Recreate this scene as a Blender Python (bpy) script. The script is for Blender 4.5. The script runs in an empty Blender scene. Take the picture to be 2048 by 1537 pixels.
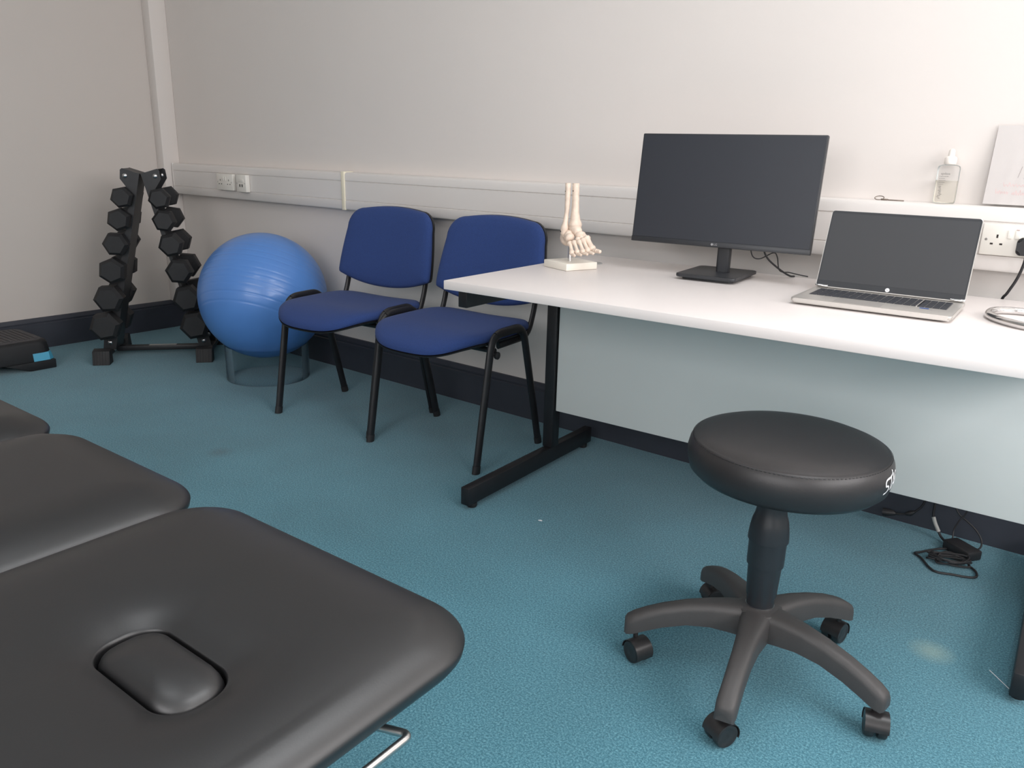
import bpy, bmesh, math, random
from mathutils import Vector, Matrix
random.seed(7)
PI = math.pi
SC = bpy.context.scene
COL = SC.collection

# ------------------------------------------------------------------ helpers
def lin(c):
    return tuple((v / 12.92 if v <= .04045 else ((v + .055) / 1.055) ** 2.4) for v in c)

def rgb(r, g, b):
    return lin((r / 255, g / 255, b / 255)) + (1.0,)

def mat(name, col, rough=.5, metal=0., spec=.5, noise=None, bump=None, sheen=0., coat=0.):
    """noise=(scale, amount, detail): value variation; bump=(scale, strength, detail)"""
    m = bpy.data.materials.new(name)
    m.use_nodes = True
    nt = m.node_tree
    b = nt.nodes['Principled BSDF']
    b.inputs['Base Color'].default_value = col
    b.inputs['Roughness'].default_value = rough
    b.inputs['Metallic'].default_value = metal
    b.inputs['Specular IOR Level'].default_value = spec
    if sheen:
        b.inputs['Sheen Weight'].default_value = sheen
    if coat:
        b.inputs['Coat Weight'].default_value = coat
    tc = nt.nodes.new('ShaderNodeTexCoord')
    if noise:
        s, a, d = noise
        n = nt.nodes.new('ShaderNodeTexNoise')
        n.inputs['Scale'].default_value = s
        n.inputs['Detail'].default_value = d
        nt.links.new(tc.outputs['Object'], n.inputs['Vector'])
        mr = nt.nodes.new('ShaderNodeMapRange')
        mr.inputs['From Min'].default_value = .3
        mr.inputs['From Max'].default_value = .7
        mr.inputs['To Min'].default_value = 1 - a
        mr.inputs['To Max'].default_value = 1 + a
        nt.links.new(n.outputs['Fac'], mr.inputs['Value'])
        mx = nt.nodes.new('ShaderNodeVectorMath')
        mx.operation = 'SCALE'
        mx.inputs[0].default_value = col[:3]
        nt.links.new(mr.outputs['Result'], mx.inputs['Scale'])
        nt.links.new(mx.outputs['Vector'], b.inputs['Base Color'])
    if bump:
        s, st, d = bump
        n = nt.nodes.new('ShaderNodeTexNoise')
        n.inputs['Scale'].default_value = s
        n.inputs['Detail'].default_value = d
        nt.links.new(tc.outputs['Object'], n.inputs['Vector'])
        bp = nt.nodes.new('ShaderNodeBump')
        bp.inputs['Strength'].default_value = st
        bp.inputs['Distance'].default_value = .002
        nt.links.new(n.outputs['Fac'], bp.inputs['Height'])
        nt.links.new(bp.outputs['Normal'], b.inputs['Normal'])
    return m

def obj(name, bm, m, parent=None, smooth=40):
    bmesh.ops.recalc_face_normals(bm, faces=bm.faces)
    me = bpy.data.meshes.new(name)
    bm.to_mesh(me)
    bm.free()
    if m:
        me.materials.append(m)
    if smooth:
        me.shade_smooth()
        me.set_sharp_from_angle(angle=math.radians(smooth))
    o = bpy.data.objects.new(name, me)
    COL.objects.link(o)
    if parent is not None:
        o.parent = parent
    return o

def tag(o, label, cat, group=None):
    o['label'] = label
    o['category'] = cat
    if group:
        o['group'] = group
    return o

def thing(name, label, cat, loc=(0, 0, 0), rz=0., group=None):
    o = bpy.data.objects.new(name, None)
    o.empty_display_size = .05
    COL.objects.link(o)
    o.location = loc
    o.rotation_euler = (0, 0, rz)
    return tag(o, label, cat, group)

def struct(name, bm, m, parent=None, smooth=30):
    o = obj(name, bm, m, parent, smooth)
    if parent is None:
        o['kind'] = 'structure'
    return o

def B():
    return bmesh.new()

I4 = Matrix.Identity(4)

def box(bm, lo, hi, M=I4, bev=0., seg=2):
    t = bmesh.new()
    lo, hi = Vector(lo), Vector(hi)
    bmesh.ops.create_cube(t, size=1)
    for v in t.verts:
        v.co = Vector([(lo[i] + hi[i]) / 2 + v.co[i] * (hi[i] - lo[i]) for i in range(3)])
    if bev:
        bmesh.ops.bevel(t, geom=t.edges[:], offset=bev, segments=seg, profile=.5, affect='EDGES')
    merge(bm, t, M)
    return bm

def merge(bm, t, M=I4):
    mp = {}
    for v in t.verts:
        mp[v] = bm.verts.new(M @ v.co)
    for f in t.faces:
        try:
            bm.faces.new([mp[v] for v in f.verts])
        except ValueError:
            pass
    t.free()

def rings(bm, loops, cap0=True, cap1=True, closed=True):
    vs = [[bm.verts.new(p) for p in L] for L in loops]
    n = len(loops[0])
    for a, b in zip(vs, vs[1:]):
        for i in range(n if closed else n - 1):
            j = (i + 1) % n
            bm.faces.new((a[i], a[j], b[j], b[i]))
    for flag, L in ((cap0, vs[0]), (cap1, vs[-1])):
        if flag:
            c = sum((v.co for v in L), Vector()) / n
            cv = bm.verts.new(c)
            for i in range(n):
                bm.faces.new((L[i], L[(i + 1) % n], cv))
    return bm

def lathe(bm, prof, seg=48, M=I4, cap0=True, cap1=True):
    loops = []
    for r, z in prof:
        r = max(r, 1e-4)
        loops.append([M @ Vector((r * math.cos(2 * PI * i / seg), r * math.sin(2 * PI * i / seg), z)) for i in range(seg)])
    return rings(bm, loops, cap0, cap1)

def smooth_path(pts, k=6, closed=False):
    """Catmull-Rom through pts"""
    P = [Vector(p) for p in pts]
    n = len(P)
    out = []
    rng = n if closed else n - 1
    for i in range(rng):
        p0 = P[(i - 1) % n] if closed or i > 0 else P[0] * 2 - P[1]
        p1, p2 = P[i], P[(i + 1) % n]
        p3 = P[(i + 2) % n] if closed or i + 2 < n else P[-1] * 2 - P[-2]
        for s in range(k):
            t = s / k
            out.append(.5 * ((2 * p1) + (p2 - p0) * t + (2 * p0 - 5 * p1 + 4 * p2 - p3) * t * t + (3 * p1 - p0 - 3 * p2 + p3) * t ** 3))
    if not closed:
        out.append(P[-1])
    return out

def round_path(pts, r, k=6):
    """polyline with filleted corners"""
    P = [Vector(p) for p in pts]
    out = [P[0]]
    for a, b, c in zip(P, P[1:], P[2:]):
        u, v = (a - b), (c - b)
        d = min(r, u.length * .49, v.length * .49)
        s, e = b + u.normalized() * d, b + v.normalized() * d
        for i in range(k + 1):
            t = i / k
            out.append((1 - t) ** 2 * s + 2 * t * (1 - t) * b + t * t * e)
    out.append(P[-1])
    return out

def tube(bm, pts, r, seg=12, ref=None, ry=None, closed=False, M=I4, rf=None):
    """r across the reference direction, ry along it; rf(i/n)->scale"""
    P = [Vector(p) for p in pts]
    n = len(P)
    loops = []
    up = Vector(ref) if ref else None
    for i, p in enumerate(P):
        if closed:
            d = P[(i + 1) % n] - P[i - 1]
        else:
            d = P[min(i + 1, n - 1)] - P[max(i - 1, 0)]
        d.normalize()
        if up is None:
            up = Vector((0, 0, 1)) if abs(d.z) < .9 else Vector((1, 0, 0))
        a = (up - d * up.dot(d))
        if a.length < 1e-6:
            a = d.orthogonal()
        a.normalize()
        if ref is None:
            up = a
        b = d.cross(a)
        s = rf(i / max(1, n - 1)) if rf else 1.
        R1, R2 = (ry if ry else r) * s, r * s
        loops.append([M @ (p + a * R1 * math.cos(2 * PI * j / seg) + b * R2 * math.sin(2 * PI * j / seg)) for j in range(seg)])
    if closed:
        loops.append(loops[0])
        vs = [[bm.verts.new(q) for q in L] for L in loops[:-1]]
        vs.append(vs[0])
        for x, y in zip(vs, vs[1:]):
            for i in range(seg):
                j = (i + 1) % seg
                bm.faces.new((x[i], x[j], y[j], y[i]))
        return bm
    return rings(bm, loops)

def prism(bm, poly, lo, hi, M=I4, bev=0.):
    """poly in (x,y), extruded along z from lo to hi"""
    t = bmesh.new()
    a = [t.verts.new((x, y, lo)) for x, y in poly]
    b = [t.verts.new((x, y, hi)) for x, y in poly]
    n = len(poly)
    t.faces.new(a[::-1])
    t.faces.new(b)
    for i in range(n):
        j = (i + 1) % n
        t.faces.new((a[i], a[j], b[j], b[i]))
    if bev:
        bmesh.ops.bevel(t, geom=t.edges[:], offset=bev, segments=2, profile=.5, affect='EDGES')
    t.normal_update()
    bmesh.ops.triangulate(t, faces=[f for f in t.faces if len(f.verts) > 4])
    merge(bm, t, M)
    return bm

def rrect(w, h, r, k=8, cx=0., cy=0.):
    """rounded rectangle outline (half sizes w,h), counter-clockwise"""
    out = []
    for (sx, sy, a0) in ((1, 1, 0), (-1, 1, 90), (-1, -1, 180), (1, -1, 270)):
        for i in range(k + 1):
            a = math.radians(a0 + 90 * i / k)
            out.append((cx + sx * (w - r) + r * math.cos(a), cy + sy * (h - r) + r * math.sin(a)))
    return out

def frame_m(o, x, y, z):
    M = Matrix.Identity(4)
    for i, a in enumerate((x, y, z)):
        for j in range(3):
            M[j][i] = a[j]
    for j in range(3):
        M[j][3] = o[j]
    return M

def strokes(bm, lines, w, M=I4, mapf=None, k=4, lift=0.):
    """flat ribbons along 2-D polylines (for lettering)"""
    for L in lines:
        P = [Vector((x, y, 0)) for x, y in L]
        if len(P) > 2:
            P = smooth_path(P, k) if k > 1 else P
        else:
            P = [P[0].lerp(P[1], i / 6) for i in range(7)]
        prev = None
        for i, p in enumerate(P):
            d = P[min(i + 1, len(P) - 1)] - P[max(i - 1, 0)]
            d.normalize()
            q = Vector((-d.y, d.x, 0)) * w / 2
            ab = []
            for s in (p + q, p - q):
                c = mapf(s.x, s.y, lift) if mapf else M @ Vector((s.x, s.y, lift))
                ab.append(bm.verts.new(c))
            if prev:
                bm.faces.new((prev[0], prev[1], ab[1], ab[0]))
            prev = ab
    return bm

def text_bm(body, size, M, thick=.0001):
    cu = bpy.data.curves.new('txt', 'FONT')
    cu.body = body
    cu.size = size
    cu.align_x = 'CENTER'
    cu.align_y = 'CENTER'
    cu.extrude = thick
    o = bpy.data.objects.new('txt', cu)
    COL.objects.link(o)
    dg = bpy.context.evaluated_depsgraph_get()
    me = bpy.data.meshes.new_from_object(o.evaluated_get(dg))
    bm = bmesh.new()
    bm.from_mesh(me)
    bm.transform(M)
    bpy.data.objects.remove(o)
    bpy.data.curves.remove(cu)
    bpy.data.meshes.remove(me)
    return bm

# ------------------------------------------------------------------ materials
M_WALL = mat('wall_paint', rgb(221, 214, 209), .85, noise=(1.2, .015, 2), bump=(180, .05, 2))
M_WALL_SHADE = mat('wall_paint_left_shade', rgb(206, 198, 192), .85, noise=(1.2, .015, 2), bump=(180, .05, 2))  # same wall paint, darkened: the left wall's shade is put into the colour
M_CEIL = mat('ceiling_paint', rgb(235, 232, 228), .9)
M_TRUNK = mat('white_pvc', rgb(222, 217, 213), .42, noise=(3, .01, 1))
M_GROOVE = mat('shadow_gap_pvc', rgb(120, 116, 114), .7)
M_CREAM = mat('cream_pvc', rgb(236, 228, 205), .4, noise=(5, .01, 1))
M_SKIRT = mat('dark_grey_gloss_paint', rgb(56, 59, 68), .45, noise=(8, .08, 3))
M_SOCKET = mat('white_socket_plastic', rgb(232, 228, 220), .35, noise=(5, .01, 1))
M_HOLE = mat('dark_slot', rgb(45, 38, 34), .8, noise=(30, .05, 1))
M_DESK = mat('white_melamine', rgb(226, 219, 216), .38, noise=(6, .008, 2))
M_PANEL = mat('pale_grey_melamine', rgb(208, 212, 210), .5, noise=(4, .01, 2))
M_BLACKSTEEL = mat('black_powder_coat', rgb(26, 26, 29), .42, noise=(40, .12, 3), bump=(300, .08, 2))
M_RACK = mat('black_rack_steel', rgb(34, 35, 38), .45, noise=(30, .1, 3))
M_RUBBER = mat('black_rubber', rgb(33, 33, 35), .62, noise=(60, .1, 3), bump=(400, .1, 2))
M_CHROME = mat('chrome', rgb(215, 213, 212), .14, 1., noise=(20, .02, 1))
M_SATIN = mat('satin_steel', rgb(190, 188, 186), .34, 1., noise=(30, .03, 1))
M_BOLT = mat('zinc_bolt', rgb(190, 190, 190), .28, 1., noise=(60, .08, 2))
M_BLUEFAB = mat('royal_blue_fabric', rgb(36, 60, 114), .92, noise=(500, .18, 2), bump=(700, .25, 2), sheen=.04)
M_SHELL = mat('black_seat_shell', rgb(30, 30, 33), .5, noise=(50, .08, 2))
M_BALL = mat('blue_vinyl_ball', rgb(84, 132, 200), .33, noise=(4, .03, 2), coat=.15)
M_VINYL = mat('black_vinyl', rgb(24, 24, 26), .43, noise=(9, .05, 3), bump=(350, .04, 3), spec=.85)
M_STOOLV = mat('black_stool_vinyl', rgb(40, 38, 39), .42, noise=(12, .05, 3), bump=(300, .06, 3))
M_NYLON = mat('charcoal_nylon', rgb(64, 62, 62), .52, noise=(14, .06, 3), bump=(260, .12, 3))
M_SLEEVE = mat('black_sleeve_plastic', rgb(36, 38, 42), .38, noise=(20, .06, 2))
M_CASTER = mat('black_caster', rgb(40, 39, 40), .35, noise=(60, .2, 3))
M_SCREEN = mat('matte_black_screen', rgb(40, 43, 50), .40, noise=(3, .02, 1), spec=.4)
M_LSCREEN = mat('laptop_screen', rgb(50, 51, 54), .45, noise=(3, .02, 1))
M_BEZEL = mat('black_bezel_plastic', rgb(40, 42, 46), .4, noise=(20, .04, 1))
M_ALU = mat('silver_aluminium', rgb(196, 192, 187), .38, .55, noise=(80, .02, 2))
M_KEYS = mat('dark_keys', rgb(52, 54, 60), .55, noise=(80, .06, 1))
M_WHITE = mat('white_print', rgb(242, 242, 244), .5, noise=(40, .01, 1))
M_GREYP = mat('grey_print', rgb(140, 140, 142), .5, noise=(40, .02, 1))
M_BLUEST = mat('blue_sticker', rgb(40, 76, 140), .4, noise=(60, .08, 1))
M_BONE = mat('bone_plastic', rgb(218, 200, 184), .5, noise=(70, .09, 4), bump=(120, .3, 3))
M_BASEW = mat('ivory_base', rgb(226, 220, 209), .4, noise=(10, .01, 1))
M_CABLE = mat('black_cable', rgb(34, 34, 37), .5, noise=(60, .06, 1))
M_CYAN = mat('cyan_plastic', rgb(78, 164, 196), .5, noise=(20, .03, 1))
M_STEP = mat('black_step_plastic', rgb(26, 27, 30), .6, noise=(50, .1, 2))
M_TREAD = mat('grey_ribbed_tread', rgb(70, 68, 70), .65, noise=(40, .08, 2))
M_STICK = mat('grey_label', rgb(165, 165, 162), .5, noise=(40, .05, 1))
M_PAPER = mat('white_paper', rgb(202, 196, 193), .6, noise=(20, .012, 2))
M_PINK = mat('pink_ink', rgb(214, 182, 180), .8, noise=(60, .1, 1))
M_PENCIL = mat('pencil_grey', rgb(158, 150, 148), .8, noise=(60, .1, 1))
M_CAPW = mat('white_cap', rgb(240, 232, 224), .35, noise=(20, .01, 1))
M_GROM = mat('grey_grommet', rgb(150, 150, 148), .5, noise=(20, .04, 1))
M_TEXTD = mat('dark_print', rgb(120, 116, 113), .7, noise=(40, .04, 1))

M_KEYM = mat('brass_grey', rgb(128, 116, 106), .4, .5, noise=(60, .1, 2))

def glassy(name, col, alpha, rough, tint=None):
    m = bpy.data.materials.new(name)
    m.use_nodes = True
    nt = m.node_tree
    nt.nodes.remove(nt.nodes['Principled BSDF'])
    out = nt.nodes['Material Output']
    tr = nt.nodes.new('ShaderNodeBsdfTransparent')
    tr.inputs['Color'].default_value = tint or (1, 1, 1, 1)
    pr = nt.nodes.new('ShaderNodeBsdfPrincipled')
    pr.inputs['Base Color'].default_value = col
    pr.inputs['Roughness'].default_value = rough
    tc = nt.nodes.new('ShaderNodeTexCoord')
    n = nt.nodes.new('ShaderNodeTexNoise')
    n.inputs['Scale'].default_value = 18
    nt.links.new(tc.outputs['Object'], n.inputs['Vector'])
    bp = nt.nodes.new('ShaderNodeBump')
    bp.inputs['Strength'].default_value = .3
    bp.inputs['Distance'].default_value = .004
    nt.links.new(n.outputs['Fac'], bp.inputs['Height'])
    nt.links.new(bp.outputs['Normal'], pr.inputs['Normal'])
    fr = nt.nodes.new('ShaderNodeFresnel')
    fr.inputs['IOR'].default_value = 1.16
    ad = nt.nodes.new('ShaderNodeMath')
    ad.operation = 'ADD'
    ad.use_clamp = True
    ad.inputs[1].default_value = alpha
    nt.links.new(fr.outputs['Fac'], ad.inputs[0])
    mx = nt.nodes.new('ShaderNodeMixShader')
    nt.links.new(ad.outputs['Value'], mx.inputs['Fac'])
    nt.links.new(tr.outputs['BSDF'], mx.inputs[1])
    nt.links.new(pr.outputs['BSDF'], mx.inputs[2])
    nt.links.new(mx.outputs['Shader'], out.inputs['Surface'])
    return m

M_CLEAR = glassy('clear_plastic', rgb(215, 220, 220), .03, .15)
M_RINGP = glassy('clear_acrylic_ring', rgb(120, 140, 150), .0, .12, (.95, .97, .98, 1))
M_LIQ = glassy('clear_gel', rgb(240, 236, 226), .12, .1, (.985, .98, .965, 1))
M_FILM = glassy('clear_film', rgb(232, 228, 226), .06, .1)

def carpet_mat():
    m = bpy.data.materials.new('teal_carpet')
    m.use_nodes = True
    nt = m.node_tree
    b = nt.nodes['Principled BSDF']
    b.inputs['Roughness'].default_value = .95
    b.inputs['Specular IOR Level'].default_value = .15
    b.inputs['Sheen Weight'].default_value = .25
    b.inputs['Sheen Roughness'].default_value = .5
    tc = nt.nodes.new('ShaderNodeTexCoord')

    def noise(scale, detail, rough=.6):
        n = nt.nodes.new('ShaderNodeTexNoise')
        n.inputs['Scale'].default_value = scale
        n.inputs['Detail'].default_value = detail
        n.inputs['Roughness'].default_value = rough
        nt.links.new(tc.outputs['Object'], n.inputs['Vector'])
        return n
    n1 = noise(230, 3, .7)
    n2 = noise(900, 2, .6)
    n3 = noise(2.2, 3, .55)
    ad = nt.nodes.new('ShaderNodeMath')
    ad.operation = 'ADD'
    nt.links.new(n1.outputs['Fac'], ad.inputs[0])
    nt.links.new(n2.outputs['Fac'], ad.inputs[1])
    hf = nt.nodes.new('ShaderNodeMath')
    hf.operation = 'MULTIPLY'
    hf.inputs[1].default_value = .5
    nt.links.new(ad.outputs['Value'], hf.inputs[0])
    cr = nt.nodes.new('ShaderNodeValToRGB')
    e = cr.color_ramp.elements
    e[0].position, e[0].color = .38, rgb(32, 82, 98)
    e[1].position, e[1].color = .62, rgb(118, 170, 184)
    mid = cr.color_ramp.elements.new(.5)
    mid.color = rgb(63, 121, 138)
    nt.links.new(hf.outputs['Value'], cr.inputs['Fac'])
    mr = nt.nodes.new('ShaderNodeMapRange')
    mr.inputs['From Min'].default_value = .3
    mr.inputs['From Max'].default_value = .7
    mr.inputs['To Min'].default_value = .9
    mr.inputs['To Max'].default_value = 1.1
    nt.links.new(n3.outputs['Fac'], mr.inputs['Value'])
    sc = nt.nodes.new('ShaderNodeVectorMath')
    sc.operation = 'SCALE'
    nt.links.new(cr.outputs['Color'], sc.inputs[0])
    nt.links.new(mr.outputs['Result'], sc.inputs['Scale'])
    last = sc.outputs['Vector']
    # worn spots at fixed places on the floor: (x, y, radius, colour)
    for (x, y, r, c) in ((2.06, -1.075, .06, rgb(58, 82, 88)), (4.35, -.70, .055, rgb(150, 172, 160))):
        d = nt.nodes.new('ShaderNodeVectorMath')
        d.operation = 'DISTANCE'
        d.inputs[1].default_value = (x, y, 0)
        nt.links.new(tc.outputs['Object'], d.inputs[0])
        w = nt.nodes.new('ShaderNodeMapRange')
        w.inputs['From Min'].default_value = r
        w.inputs['From Max'].default_value = r * .2
        w.inputs['To Max'].default_value = .45
        nt.links.new(d.outputs['Value'], w.inputs['Value'])
        mx = nt.nodes.new('ShaderNodeMix')
        mx.data_type = 'RGBA'
        nt.links.new(w.outputs['Result'], mx.inputs[0])
        nt.links.new(last, mx.inputs[6])
        mx.inputs[7].default_value = c
        last = mx.outputs[2]
    nt.links.new(last, b.inputs['Base Color'])
    bp = nt.nodes.new('ShaderNodeBump')
    bp.inputs['Strength'].default_value = .5
    bp.inputs['Distance'].default_value = .004
    nt.links.new(hf.outputs['Value'], bp.inputs['Height'])
    nt.links.new(bp.outputs['Normal'], b.inputs['Normal'])
    return m
M_CARPET = carpet_mat()

# ------------------------------------------------------------------ camera (solved from the photograph)
cam = bpy.data.cameras.new('camera')
cam.sensor_fit = 'HORIZONTAL'
cam.sensor_width = 36
cam.lens = 1571.7639 / 2048 * 36
cam.clip_start = .02
co = bpy.data.objects.new('camera', cam)
COL.objects.link(co)
yaw, pit, rol = -.6606, -.2875, .0251
fw = Vector((math.sin(yaw) * math.cos(pit), math.cos(yaw) * math.cos(pit), math.sin(pit)))
rt = Vector((math.cos(yaw), -math.sin(yaw), 0))
up = rt.cross(fw)
r2 = math.cos(rol) * rt + math.sin(rol) * up
u2 = -math.sin(rol) * rt + math.cos(rol) * up
co.matrix_world = frame_m((4.5362, -2.5357, 1.0776), r2, u2, -fw)
SC.camera = co

# ------------------------------------------------------------------ room shell
RX, RY, RZ = 6.6, -4.6, 2.75
bm = B(); box(bm, (-.1, RY - .1, -.05), (RX + .1, .1, 0)); struct('floor', bm, M_CARPET, smooth=0)
bm = B(); box(bm, (-.1, RY - .1, RZ), (RX + .1, .1, RZ + .06)); struct('ceiling', bm, M_CEIL, smooth=0)
bm = B(); box(bm, (-.1, 0, 0), (RX + .1, .1, RZ)); struct('wall_back', bm, M_WALL, smooth=0)
bm = B(); box(bm, (-.1, RY, 0), (0, 0, RZ)); struct('wall_left', bm, M_WALL_SHADE, smooth=0)
WY0, WY1, WZ0, WZ1 = -3.0, -.2, 1.1, 2.4       # window in the right wall
bm = B()
box(bm, (RX, RY, 0), (RX + .1, WY0, RZ)); box(bm, (RX, WY1, 0), (RX + .1, 0, RZ))
box(bm, (RX, WY0, 0), (RX + .1, WY1, WZ0)); box(bm, (RX, WY0, WZ1), (RX + .1, WY1, RZ))
struct('wall_right', bm, M_WALL, smooth=0)
WX0, WX1 = 3.2, 6.2                              # window in the wall behind the camera
bm = B()
box(bm, (-.1, RY - .1, 0), (WX0, RY, RZ)); box(bm, (WX1, RY - .1, 0), (RX + .1, RY, RZ))
box(bm, (WX0, RY - .1, 0), (WX1, RY, WZ0)); box(bm, (WX0, RY - .1, WZ1), (WX1, RY, RZ))
struct('wall_front', bm, M_WALL, smooth=0)
bm = B()
for y in (WY0, (WY0 + WY1) / 2 - .03, WY1 - .06):
    box(bm, (RX + .02, y, WZ0), (RX + .08, y + .06, WZ1))
box(bm, (RX + .02, WY0, WZ0), (RX + .08, WY1, WZ0 + .06)); box(bm, (RX + .02, WY0, WZ1 - .06), (RX + .08, WY1, WZ1))
struct('window_1', bm, M_TRUNK, smooth=0)
bm = B()
for x in (WX0, (WX0 + WX1) / 2 - .03, WX1 - .06):
    box(bm, (x, RY - .08, WZ0), (x + .06, RY - .02, WZ1))
box(bm, (WX0, RY - .08, WZ0), (WX1, RY - .02, WZ0 + .06)); box(bm, (WX0, RY - .08, WZ1 - .06), (WX1, RY - .02, WZ1))
struct('window_2', bm, M_TRUNK, smooth=0)
# boxed-in pipe in the corner
bm = B(); box(bm, (0, -.098, .163), (.075, 0, RZ), bev=.004); struct('trim_1', bm, M_WALL)

SKP = [(0, 0), (.018, 0), (.018, .132), (.0135, .136), (.0135, .140), (.016, .142), (.016, .146), (.007, .163), (0, .165)]
def skirting(name, o, along, out, L):
    bm = B()
    a, q = Vector(along), Vector(out)
    loops = [[Vector(o) + a * t + q * x + Vector((0, 0, z)) for x, z in SKP] for t in (0, L)]
    rings(bm, loops)
    struct(name, bm, M_SKIRT, smooth=0)
skirting('baseboard_back', (0.0, 0, 0), (1, 0, 0), (0, -1, 0), RX)
skirting('baseboard_left', (0, -.018, 0), (0, -1, 0), (1, 0, 0), -RY - .018)

# dado trunking along the back wall
TX0, TZ0, TZ1, TY = .088, .799, .968, -.055
def trunk_prof():
    return [(0, TZ0), (TY + .004, TZ0), (TY, TZ0 + .006), (TY, .8395), (TY + .004, .841), (TY + .004, .8425), (TY + .001, .844),
            (TY + .001, .926), (TY + .004, .9275), (TY + .004, .929), (TY, .9305), (TY, TZ1 - .012), (TY + .004, TZ1 - .004), (TY + .012, TZ1), (0, TZ1)]
bm = B()
loops = [[Vector((x, min(y, -.0015), z)) for y, z in trunk_prof()] for x in (TX0, RX - .01)]
rings(bm, loops)
tr = obj('cable_trunking', bm, M_TRUNK, smooth=35)
tag(tr, 'white plastic cable trunking running along the back wall above the desk and chairs', 'trunking')
bm = B(); box(bm, (1.572, TY - .004, TZ0 - .003), (1.594, -.001, TZ1 + .003), bev=.002)
obj('joint_cover', bm, M_CREAM, tr)['label'] = 'cream joint cover'
bm = B(); box(bm, (TX0 - .004, TY - .001, TZ0 - .001), (TX0 + .001, -.001, TZ1 + .001), bev=.001)
obj('end_cap', bm, M_TRUNK, tr)

# sockets
def socket_plate(name, label, x0, z0, w, h, d=.012, loc_y=TY - .0005):
    t = thing(name, label, 'socket', (x0, loc_y, z0))
    bm = B(); box(bm, (0, -d, 0), (w, -.0002, h), bev=.003); obj('face_plate', bm, M_SOCKET, t)
    return t, d
def pins(t, cx, cz, d):
    bm = B()
    y = -d - .0004
    box(bm, (cx - .0022, y, cz + .012), (cx + .0022, -d + .0006, cz + .021))
    box(bm, (cx - .0145, y, cz - .006), (cx - .0075, -d + .0006, cz - .0015))
    box(bm, (cx + .0075, y, cz - .006), (cx + .0145, -d + .0006, cz - .0015))
    obj('pin_slots', bm, M_HOLE, t, 0)
def rocker(t, cx, cz, d):
    bm = B(); box(bm, (cx - .0055, -d - .003, cz - .011), (cx + .0055, -d, cz + .011), bev=.0015); obj('switch', bm, M_SOCKET, t)
def screw(t, cx, cz, d):
    bm = B(); lathe(bm, [(.0035, 0), (.003, .0006)], 16, Matrix.Translation((cx, -d, cz)) @ Matrix.Rotation(PI / 2, 4, 'X')); obj('screw', bm, M_BOLT, t)

t, d = socket_plate('double_socket', 'white double wall socket with no plug in it, on the trunking near the dumbbell rack', .565, .842, .150, .085, .02)
pins(t, .036, .036, d); pins(t, .114, .036, d); rocker(t, .066, .06, d); rocker(t, .084, .06, d); screw(t, .012, .042, d); screw(t, .138, .042, d)
t, d = socket_plate('usb_socket', 'small square wall socket with two dark ports on the trunking beside a double socket', .757, .840, .086, .088, .026)
bm = B()
for cx in (.033, .053):
    box(bm, (cx - .004, -d - .0006, .026), (cx + .004, -d + .001, .040))
obj('port', bm, M_HOLE, t, 0)
bm = B(); box(bm, (.02, -d - .002, .05), (.066, -d, .068), bev=.001); obj('switch', bm, M_SOCKET, t)
screw(t, .008, .044, d); screw(t, .078, .044, d)
t, d = socket_plate('double_socket', 'white double wall socket behind the laptop with a black plug in it', 4.206, .842, .147, .082, .01)
pins(t, .037, .034, d); pins(t, .112, .034, d); rocker(t, .065, .057, d); rocker(t, .082, .057, d); screw(t, .012, .041, d)
bm = B(); box(bm, (.0785, -d - .0034, .0695), (.0855, -d - .0002, .0712)); obj('indicator', bm, M_PINK, t, 0)

# black plug in the right socket with its cable
t = thing('power_plug', 'black mains plug in the socket right of the laptop, its cable dropping behind the desk', 'plug', (4.318, TY - .0115, .872))
bm = B(); prism(bm, rrect(.024, .022, .012), 0, .038, Matrix.Translation((0, -.0005, 0)) @ Matrix.Rotation(PI / 2, 4, 'X'), .006)
obj('plug_body', bm, M_CABLE, t)
bm = B(); tube(bm, smooth_path([(0, -.02, -.018), (-.001, -.022, -.045), (-.010, -.016, -.085), (-.026, -.005, -.125), (-.0375, .0085, -.152), (-.039, .019, -.24)], 6), .0036, 10)
obj('cable', bm, M_CABLE, t)

# ------------------------------------------------------------------ desk
DA = .0394
desk = thing('office_desk', 'long white desk on black steel legs beside the blue chairs', 'desk', (3.045, -.9386, 0), DA)
DL, DD, DZ = 1.5, .81, .73
bm = B(); box(bm, (0, 0, DZ - .025), (DL, DD, DZ), bev=.0018); obj('desk_top', bm, M_DESK, desk)['label'] = 'white desk top'
bm = B(); box(bm, (.0365, .5535, .213), (DL - .0345, .5715, DZ - .0255), bev=.003); obj('modesty_panel', bm, M_PANEL, desk)['label'] = 'pale grey panel'
for s, x0 in ((0, -.006), (1, DL - .03)):
    bm = B()
    box(bm, (x0, .088, .016), (x0 + .032, .835, .074), bev=.003)
    fb = obj('foot_bar', bm, M_BLACKSTEEL, desk)
    for yy in (.125, .80):
        bm = B(); lathe(bm, [(.014, 0), (.016, .004), (.016, .015)], 20, Matrix.Translation((x0 + .016, yy, 0))); obj('glide', bm, M_RUBBER, fb)
    bm = B(); box(bm, (x0 - .002, .545, .0745), (x0 + .038, .590, DZ - .0255), bev=.003); obj('leg', bm, M_BLACKSTEEL, desk)
    bm = B(); box(bm, (x0 - .006, .078, .642), (x0 + .026, .5445, DZ - .0255), bev=.003); obj('support_arm', bm, M_BLACKSTEEL, desk)
def dw(x, y, z=0.):
    return Vector((3.045 + math.cos(DA) * x - math.sin(DA) * y, -.9386 + math.sin(DA) * x + math.cos(DA) * y, z))
# grommet
bm = B(); lathe(bm, [(.034, DZ + .0002), (.034, DZ + .002), (.030, DZ + .003), (.026, DZ + .0012)], 32, Matrix.Translation((.118, .612, 0)))
obj('cable_grommet', bm, M_GROM, desk)

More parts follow.
